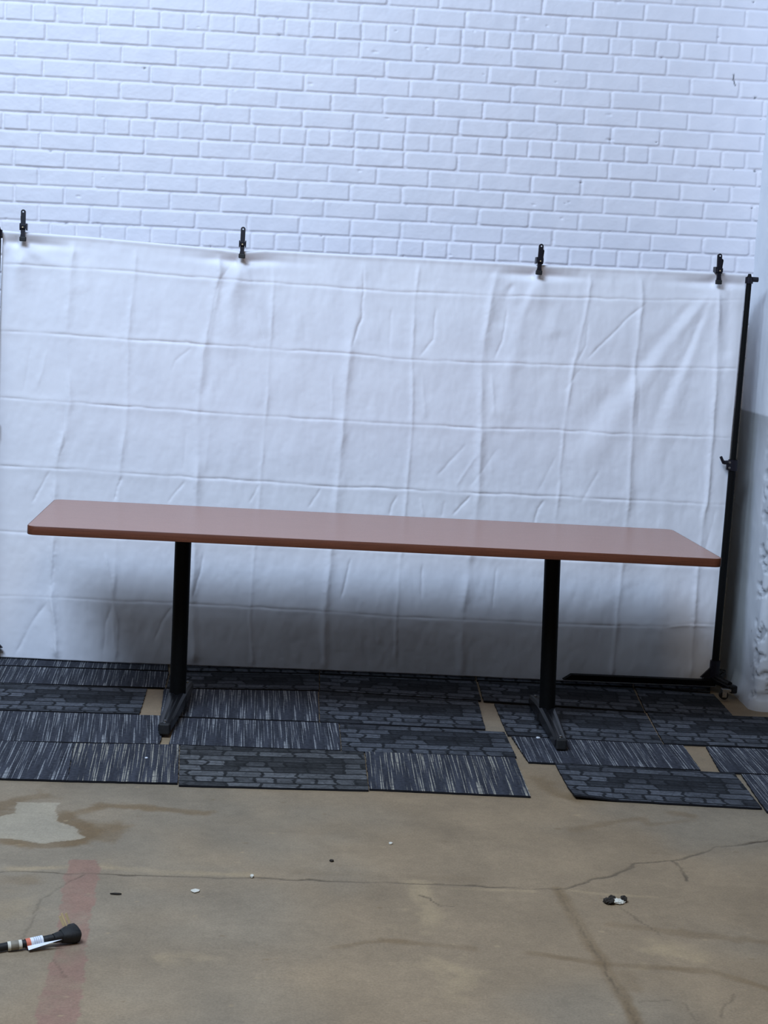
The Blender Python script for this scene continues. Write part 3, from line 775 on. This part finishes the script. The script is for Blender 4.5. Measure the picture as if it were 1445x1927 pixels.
# ------------------------------------------------------------------ backdrop stands
def stand(pt_top, pt_bot, side, label):
    A = ony(*pt_top, BY-0.012 if side > 0 else BY+.01); Bp = ony(*pt_bot, BY-0.012 if side > 0 else BY+.01)
    bx, tx_ = Bp[0], A[0]; zt = A[2]
    y0 = BY-0.028
    E = empty('backdrop_stand', (bx, y0, 0), label, 'stand', 'black telescopic stands holding the white backdrop')
    s = (tx_-bx)/(zt-Bp[2])
    def at(z_, dy=0): return (s*z_, dy, z_)
    zj = 0.985
    bm = bmesh.new(); add_tube(bm, at(0.075), at(zj+.02), 0.0155, n=24); from_bm('lower_tube', bm, M_BLACK, E, True, .7)
    bm = bmesh.new(); add_tube(bm, at(zj-.02), at(zt), 0.0115, n=24); add_tube(bm, at(zt), at(zt+.012), 0.0095, .006, n=20); from_bm('upper_tube', bm, M_BLACK, E, True, .7)
    # clamp collar with wing knob
    bm = bmesh.new(); add_tube(bm, at(zj-.028), at(zj+.018), 0.0205, n=24)
    add_box(bm, (s*zj-.020, -.012, zj-.005), (.022, .016, .040), bev=.002)
    cl = from_bm('clamp_collar', bm, M_PLAST, E, True, .6)
    bm = bmesh.new()
    add_tube(bm, (s*zj-.024, -.014, zj+.006), (s*zj-.044, -.016, zj+.006), .0085, n=16)
    add_box(bm, (s*zj-.052, -.017, zj+.016), (.012, .009, .034), Matrix.Rotation(math.radians(28), 3, 'Y').inverted(), bev=.003)
    kn = from_bm('wing_knob', bm, M_PLAST, cl, True, .6)
    bm = bmesh.new()
    add_tube(bm, (s*zj-.020, -.023, zj+.008), (s*zj-.020, -.017, zj+.008), .005, n=12); add_tube(bm, (s*zj-.020, -.023, zj-.015), (s*zj-.020, -.017, zj-.015), .005, n=12)
    from_bm('bolt', bm, M_CHROME, cl)
    # head socket with side knob
    bm = bmesh.new(); add_tube(bm, at(zt-.028), at(zt-.002), 0.0165, n=24)
    hd = from_bm('head_socket', bm, M_PLAST, E, True, .6)
    bm = bmesh.new(); add_tube(bm, (s*zt+side*.012, -.004, zt-.010), (s*zt+side*.036, -.004, zt-.010), .0105, n=20)
    from_bm('side_knob', bm, M_PLAST, hd, True, .6)
    # base: socket, long bar, short wheeled foot
    bm = bmesh.new(); add_tube(bm, (0, 0, .055), at(.135), .022, n=24)
    for sx_ in (-1, 1):
        add_prism(bm, [(0, 0)]*0 or [(sx_*.016, .055), (sx_*.045, .055), (sx_*.018, .095)], -.006, .006, 'X') if False else None
    g = bmesh.ops.create_cube(bm, size=1)['verts']; bmesh.ops.scale(bm, vec=(.085, .034, .03), verts=g); bmesh.ops.translate(bm, vec=(-.005*side, 0, .048), verts=g)
    vs = [bm.verts.new(p) for p in ((-side*.018, -.006, .105), (-side*.060, -.006, .060), (-side*.018, -.006, .060), (-side*.018, .006, .105), (-side*.060, .006, .060), (-side*.018, .006, .060))]
    for f in ((0, 1, 2), (5, 4, 3), (0, 3, 4, 1), (1, 4, 5, 2), (2, 5, 3, 0)): bm.faces.new([vs[i] for i in f])
    from_bm('base_socket', bm, M_PLAST, E)
    bm = bmesh.new()
    L = 0.66
    add_prism(bm, [(.0, .030), (-L, .030), (-(L-.035), .054), (.0, .054)], .004, .036, 'X')
    bmesh.ops.rotate(bm, cent=(0, 0, 0), matrix=Matrix.Rotation(math.radians(90), 3, 'Z').inverted(), verts=bm.verts)
    ba = from_bm('base_bar', bm, M_BLACK, E)
    ft = []
    for (ex, ey) in ((side*.035, -.17), (side*.07, .125)):
        bm = bmesh.new()
        ang = math.atan2(ey, ex); Lf = math.hypot(ex, ey)
        add_box(bm, (ex/2, ey/2, .054), (Lf, .040, .020), Matrix.Rotation(ang, 3, 'Z'), bev=.004)
        add_tube(bm, (ex*.1, ey*.1, .066), (ex*.85, ey*.85, .066), .011, n=16)
        add_box(bm, (ex, ey, .052), (.034, .030, .034), Matrix.Rotation(ang, 3, 'Z'), bev=.006)
        f = from_bm('foot', bm, M_CAST, E)
        wx_, wy_ = ex-side*.038, ey-.004
        bm = bmesh.new()
        add_box(bm, (wx_+side*.014, wy_, .048), (.050, .026, .012), bev=.002)
        add_tube(bm, (wx_, wy_, .030), (wx_, wy_, .050), .007, n=12)
        add_box(bm, (wx_, wy_-.013, .030), (.020, .003, .024), bev=.001)
        add_box(bm, (wx_, wy_+.013, .030), (.020, .003, .024), bev=.001)
        cf = from_bm('castor_fork', bm, M_CHROME, f)
        bm = bmesh.new(); add_tube(bm, (wx_, wy_-.010, .0255), (wx_, wy_+.010, .0255), .018, n=28)
        cw = from_bm('castor_wheel', bm, M_RUBBER, f)
        bm = bmesh.new(); add_tube(bm, (wx_, wy_-.0165, .0255), (wx_, wy_-.011, .0255), .007, n=20)
        from_bm('axle', bm, M_CHROME, f)
    return E
stand((1408, 521), (1341, 1275), 1, 'black backdrop stand at the right end beside the masonry pillar')
stand((0, 432), (-20, 1230), -1, 'black backdrop stand cut by the left photo edge')
A = ony(0, 436, BY); Bq = ony(1408, 521, BY)
bm = bmesh.new(); pts = [(A[0]-.0, BY+.004, A[2]-.002)]
for i in range(1, 60):
    xx_ = A[0]+(Bq[0]-A[0])*i/60
    pts.append((xx_, BY+.016, float(np.interp(xx_, [p[0] for p in topl], [p[1] for p in topl]))-.013))
pts.append((Bq[0]-.002, BY+.010, Bq[2]-.016))
pts[0] = (A[0], BY+.010, A[2]-.016)
add_path(bm, pts, .0095)
tag(from_bm('crossbar', bm, M_BLACK, None, True, .6), 'black crossbar carrying the top of the white backdrop', 'crossbar')

# ------------------------------------------------------------------ spring clips
def make_clip(name, loc, label, tilt, splay, rz):
    E = empty(name, loc, label, 'clip', 'black spring clips on the top edge of the backdrop')
    E.rotation_euler = (0, tilt, rz)
    # front lever: rounded bar with an eye hole, tapering to a jaw; local origin at the jaw tip
    def lever(w, z0, z1, hole=True):
        bm = bmesh.new(); n = 10; hw = w/2
        out = [(-hw*1.25, z0), (hw*1.25, z0), (hw*1.2, z0+.012), (hw*.85, z0+.030), (hw, z0+.055), (hw, z1-hw)]
        for i in range(1, n): a = math.pi*i/n; out.append((hw*math.cos(a), z1-hw+hw*math.sin(a)))
        out += [(-hw, z1-hw), (-hw, z0+.055), (-hw*.85, z0+.030), (-hw*1.2, z0+.012)]
        lo = [bm.verts.new((a, -.005, b)) for a, b in out]; hi = [bm.verts.new((a, .005, b)) for a, b in out]
        bm.faces.new(lo); bm.faces.new(hi[::-1])
        for i in range(len(out)): bm.faces.new((lo[i], hi[i], hi[(i+1) % len(out)], lo[(i+1) % len(out)]))
        return bm
    bm = lever(.019, .0, .127)
    fl = from_bm('front_lever', bm, M_PLAST, E); fl.location = (0, -.016, 0); fl.rotation_euler = (math.radians(-4), 0, 0)
    bm = bmesh.new(); add_tube(bm, (0, -.0065, .117), (0, -.0052, .117), .0030, n=14)
    ey = from_bm('eyelet', bm, M_PAPER, fl); ey['label'] = 'pale eye hole at the lever end'
    bm = lever(.017, .0, .108)
    bl = from_bm('rear_lever', bm, M_PLAST, E); bl.location = (splay, .026, 0.0); bl.rotation_euler = (math.radians(6), math.radians(splay*500), 0)
    bm = bmesh.new()
    add_box(bm, (0, -.016, .009), (.027, .012, .018), bev=.003)
    from_bm('jaw_pad', bm, M_RUBBER, E)
    bm = bmesh.new()
    add_box(bm, (-.0125, .004, .058), (.004, .034, .028), bev=.0015); add_box(bm, (.0125, .004, .058), (.004, .034, .028), bev=.0015)
    add_box(bm, (0, -.0225, .058), (.026, .004, .016), bev=.001)
    from_bm('hinge_bracket', bm, M_PLAST, E)
    bm = bmesh.new(); add_path(bm, [(.011*math.cos(t*.7)*0+.010*(t/20-1), .004+.007*math.cos(t*1.2), .060+.007*math.sin(t*1.2)) for t in range(0, 41)], .0012, 6)
    from_bm('spring', bm, M_CHROME, E)
    bm = bmesh.new(); add_tube(bm, (0, -.0255, .056), (0, -.0235, .056), .0028, n=12); from_bm('rivet', bm, M_BRASS, E)
    return E
cl_lab = ['black spring clip at the left end of the backdrop, beside the left stand', 'black spring clip left of the table middle, second from the left stand',
          'black spring clip above the right table leg, third from the left stand', 'black spring clip at the right end, beside the right stand']
for i, (cx_, ya, yb) in enumerate(CLIPS):
    Pc = ony(cx_, yb-1, BY-.03)
    make_clip('spring_clip', (Pc[0], BY-.016, Pc[2]), cl_lab[i], (math.radians(-1), math.radians(0), math.radians(2), math.radians(-1))[i], (-.003, 0.0, .006, .009)[i], (0.0, 0, .05, .08)[i])

# ------------------------------------------------------------------ power cord with plug
def power_cord():
    g = lambda a, b, z_=0.0: onz(a, b, z_)
    o0 = g(60, 1775)
    E = empty('power_cord', (o0[0], o0[1], 0), 'black power cord with three pin plug and white tag on the concrete floor', 'power cord')
    def L(a, b, z_): p = g(a, b, z_); return (p[0]-o0[0], p[1]-o0[1], z_)
    bm = bmesh.new()
    pts = [L(-260, 1830, .011), L(-160, 1815, .011), L(-80, 1799, .011), L(-20, 1787, .011), L(20, 1779, .012), L(60, 1774, .016), L(95, 1766, .020), L(106, 1764, .021)]
    add_path(bm, pts, [.0095]*8)
    from_bm('cable', bm, M_RUBBER, E, True, .8)
    # flat angled plug
    pa, pb = Vector(L(100, 1766, .021)), Vector(L(146, 1752, .024))
    d = (pb-pa); ang = math.atan2(d.y, d.x)
    bm = bmesh.new()
    Lp = d.length
    secs = [(0, .0100, .0100), (.18*Lp, .0115, .0115), (.30*Lp, .0125, .012), (.32*Lp, .015, .014), (.5*Lp, .019, .016), (.75*Lp, .0235, .018), (.93*Lp, .0235, .018), (Lp, .018, .014)]
    rg = []
    for (t, a, b) in secs:
        rg.append([bm.verts.new((t, a*math.copysign(abs(math.cos(q_))**.7, math.cos(q_)), b*math.copysign(abs(math.sin(q_))**.7, math.sin(q_)))) for q_ in [2*math.pi*j/20 for j in range(20)]])
    for i in range(len(rg)-1):
        for j in range(20): bm.faces.new((rg[i][j], rg[i][(j+1) % 20], rg[i+1][(j+1) % 20], rg[i+1][j]))
    bm.faces.new(rg[0][::-1]); bm.faces.new(rg[-1])
    pl = from_bm('plug', bm, M_RUBBER, E, True, .7); pl.location = pa; pl.rotation_euler = (math.radians(25), 0, ang)
    for k_, (t, off) in enumerate(((.52, .006), (.80, .006))):
        bm = bmesh.new(); add_box(bm, (t*Lp, off+.023, .008), (.0065, .026, .0018), bev=.0004)
        b = from_bm('blade', bm, M_BRASS, pl); b.rotation_euler = (math.radians(38), 0, .22)
    bm = bmesh.new(); add_tube(bm, (.68*Lp, .012, .004), (.68*Lp, .046, .004), .0024, n=12)
    b = from_bm('ground_pin', bm, M_BRASS, pl); b.rotation_euler = (math.radians(38), 0, .22)
    # tag: paper folded round the cord with a flag, plus a cream sleeve
    def sleeve(a, b, r_, mat, name, label=None):
        bm = bmesh.new(); A_, B_ = Vector(L(*a)), Vector(L(*b)); add_tube(bm, A_, B_, r_, n=20, cap=False)
        o = from_bm(name, bm, mat, E, True, .8)
        if label: o['label'] = label
        return o
    sleeve((14, 1781, .012), (41, 1777, .014), .0112, M_CHIP, 'sleeve', 'cream printed sleeve')
    bm = bmesh.new(); A_, B_ = Vector(L(49, 1776, .0145)), Vector(L(80, 1769, .018)); add_tube(bm, A_, B_, .0116, n=20, cap=False)
    dv_ = (B_-A_).normalized(); sd_ = Vector((dv_.y, -dv_.x, 0)); 
    v0 = A_+sd_*.0115+Vector((0, 0, -.002)); v1 = B_+sd_*.0115+Vector((0, 0, -.002)); v2 = B_+dv_*.040+sd_*.026+Vector((0, 0, .002)); v3 = A_+sd_*.022+Vector((0, 0, -.008))
    f_ = [bm.verts.new(p) for p in (v0, v1, v2, v3)]; bm.faces.new(f_)
    tg = from_bm('tag', bm, M_PAPER, E); tg['label'] = 'white warning tag'
    m_ = tg.modifiers.new('thick', 'SOLIDIFY'); m_.thickness = .0006
    # red band and grey print on the tag
    bm = bmesh.new(); add_tube(bm, A_-dv_*.001, A_+dv_*.010, .0120, n=20, cap=False); rb = from_bm('red_band', bm, M_RED, tg)
    bm = bmesh.new()
    for q_ in range(4):
        c_ = A_.lerp(B_, .45+.12*q_)+Vector((0, 0, .0)); add_tube(bm, c_, c_+dv_*.0016, .0119, n=20, cap=False)
    from_bm('print', bm, M_INK, tg)
    bm = bmesh.new(); P0, P1 = Vector(L(20, 1780, .0125)), Vector(L(35, 1778, .0135)); add_tube(bm, P0, P1, .0115, n=20, cap=False)
    from_bm('print_block', bm, M_INK2, E)
M_RED = simple('orange red print', (0.62, 0.16, 0.09), .6); M_INK = simple('grey blue ink', (0.35, 0.40, 0.50), .6); M_INK2 = simple('tan ink', (0.20, 0.17, 0.12), .6)
power_cord()

# ------------------------------------------------------------------ litter on the floor
def litter_wrapper():
    c = onz(1157, 1699); E = empty('crumpled_scrap', (c[0], c[1], 0), 'small crumpled dark and clear scrap on the concrete at the right', 'litter')
    r = random.Random(4)
    def crump(name, cx_, cy_, sx, sy, sz, mat, seed):
        rr = random.Random(seed); bm = bmesh.new(); bmesh.ops.create_icosphere(bm, subdivisions=3, radius=1)
        for v_ in bm.verts:
            k_ = 1+rr.uniform(-.22, .22); v_.co = Vector((v_.co.x*sx*k_+cx_, v_.co.y*sy*k_+cy_, max(0.0, v_.co.z*sz*k_+sz*.75)))
        return from_bm(name, bm, mat, E)
    crump('dark_flap', -.018, -.004, .016, .016, .008, M_DARKBIT, 1)
    crump('dark_tip', -.004, .022, .010, .010, .007, M_DARKBIT, 2)
    crump('dark_knob', .026, .012, .009, .012, .009, M_DARKBIT, 3)
    crump('pale_film', .006, .004, .024, .018, .005, M_CHIP, 4)
litter_wrapper()
def bit(name, x_, y_, lx, ly, lz, mat, label, cat, rot=0, seed=0):
    c = onz(x_, y_); rr = random.Random(seed); bm = bmesh.new(); n = 11
    out = [(lx*math.cos(2*math.pi*i/n)*rr.uniform(.75, 1.1), ly*math.sin(2*math.pi*i/n)*rr.uniform(.7, 1.1)) for i in range(n)]
    add_prism(bm, out, 0, lz, 'Z', bev=min(lz*.3, .0006))
    o = from_bm(name, bm, mat); o.location = (c[0], c[1], 0.0004); o.rotation_euler = (0, 0, rot); tag(o, label, cat)
bit('paint_chip', 368, 1677, .013, .013, .002, M_CHIP, 'pale oval chip on the concrete just below the floor seam', 'chip', 0, 1)
bit('paint_flake', 735, 1588, .006, .009, .003, M_CHIP, 'small white flake on the concrete near the photo middle', 'chip', 0, 2)
bit('wood_splinter', 219, 1683, .016, .004, .003, M_DARKBIT, 'thin dark splinter right of the faded red line', 'splinter', .05, 3)
bit('dark_crumb', 624, 1621, .007, .007, .004, M_DARKBIT, 'dark crumb on the concrete above the seam, left of middle', 'crumb', .2, 4)
bit('white_pebble', 474, 1650, .005, .010, .004, M_CHIP, 'tiny white pebble lying on the floor seam', 'crumb', 0, 5)
bit('plaster_crumb', 1012, 1392, .008, .010, .009, M_PAPER, 'white plaster crumb on the carpet left of the right table foot', 'crumb', 0, 6)
bit('carpet_lint', 275, 1430, .006, .008, .008, M_PAPER, 'white lint speck on the striped carpet at front left', 'crumb', 0, 7)
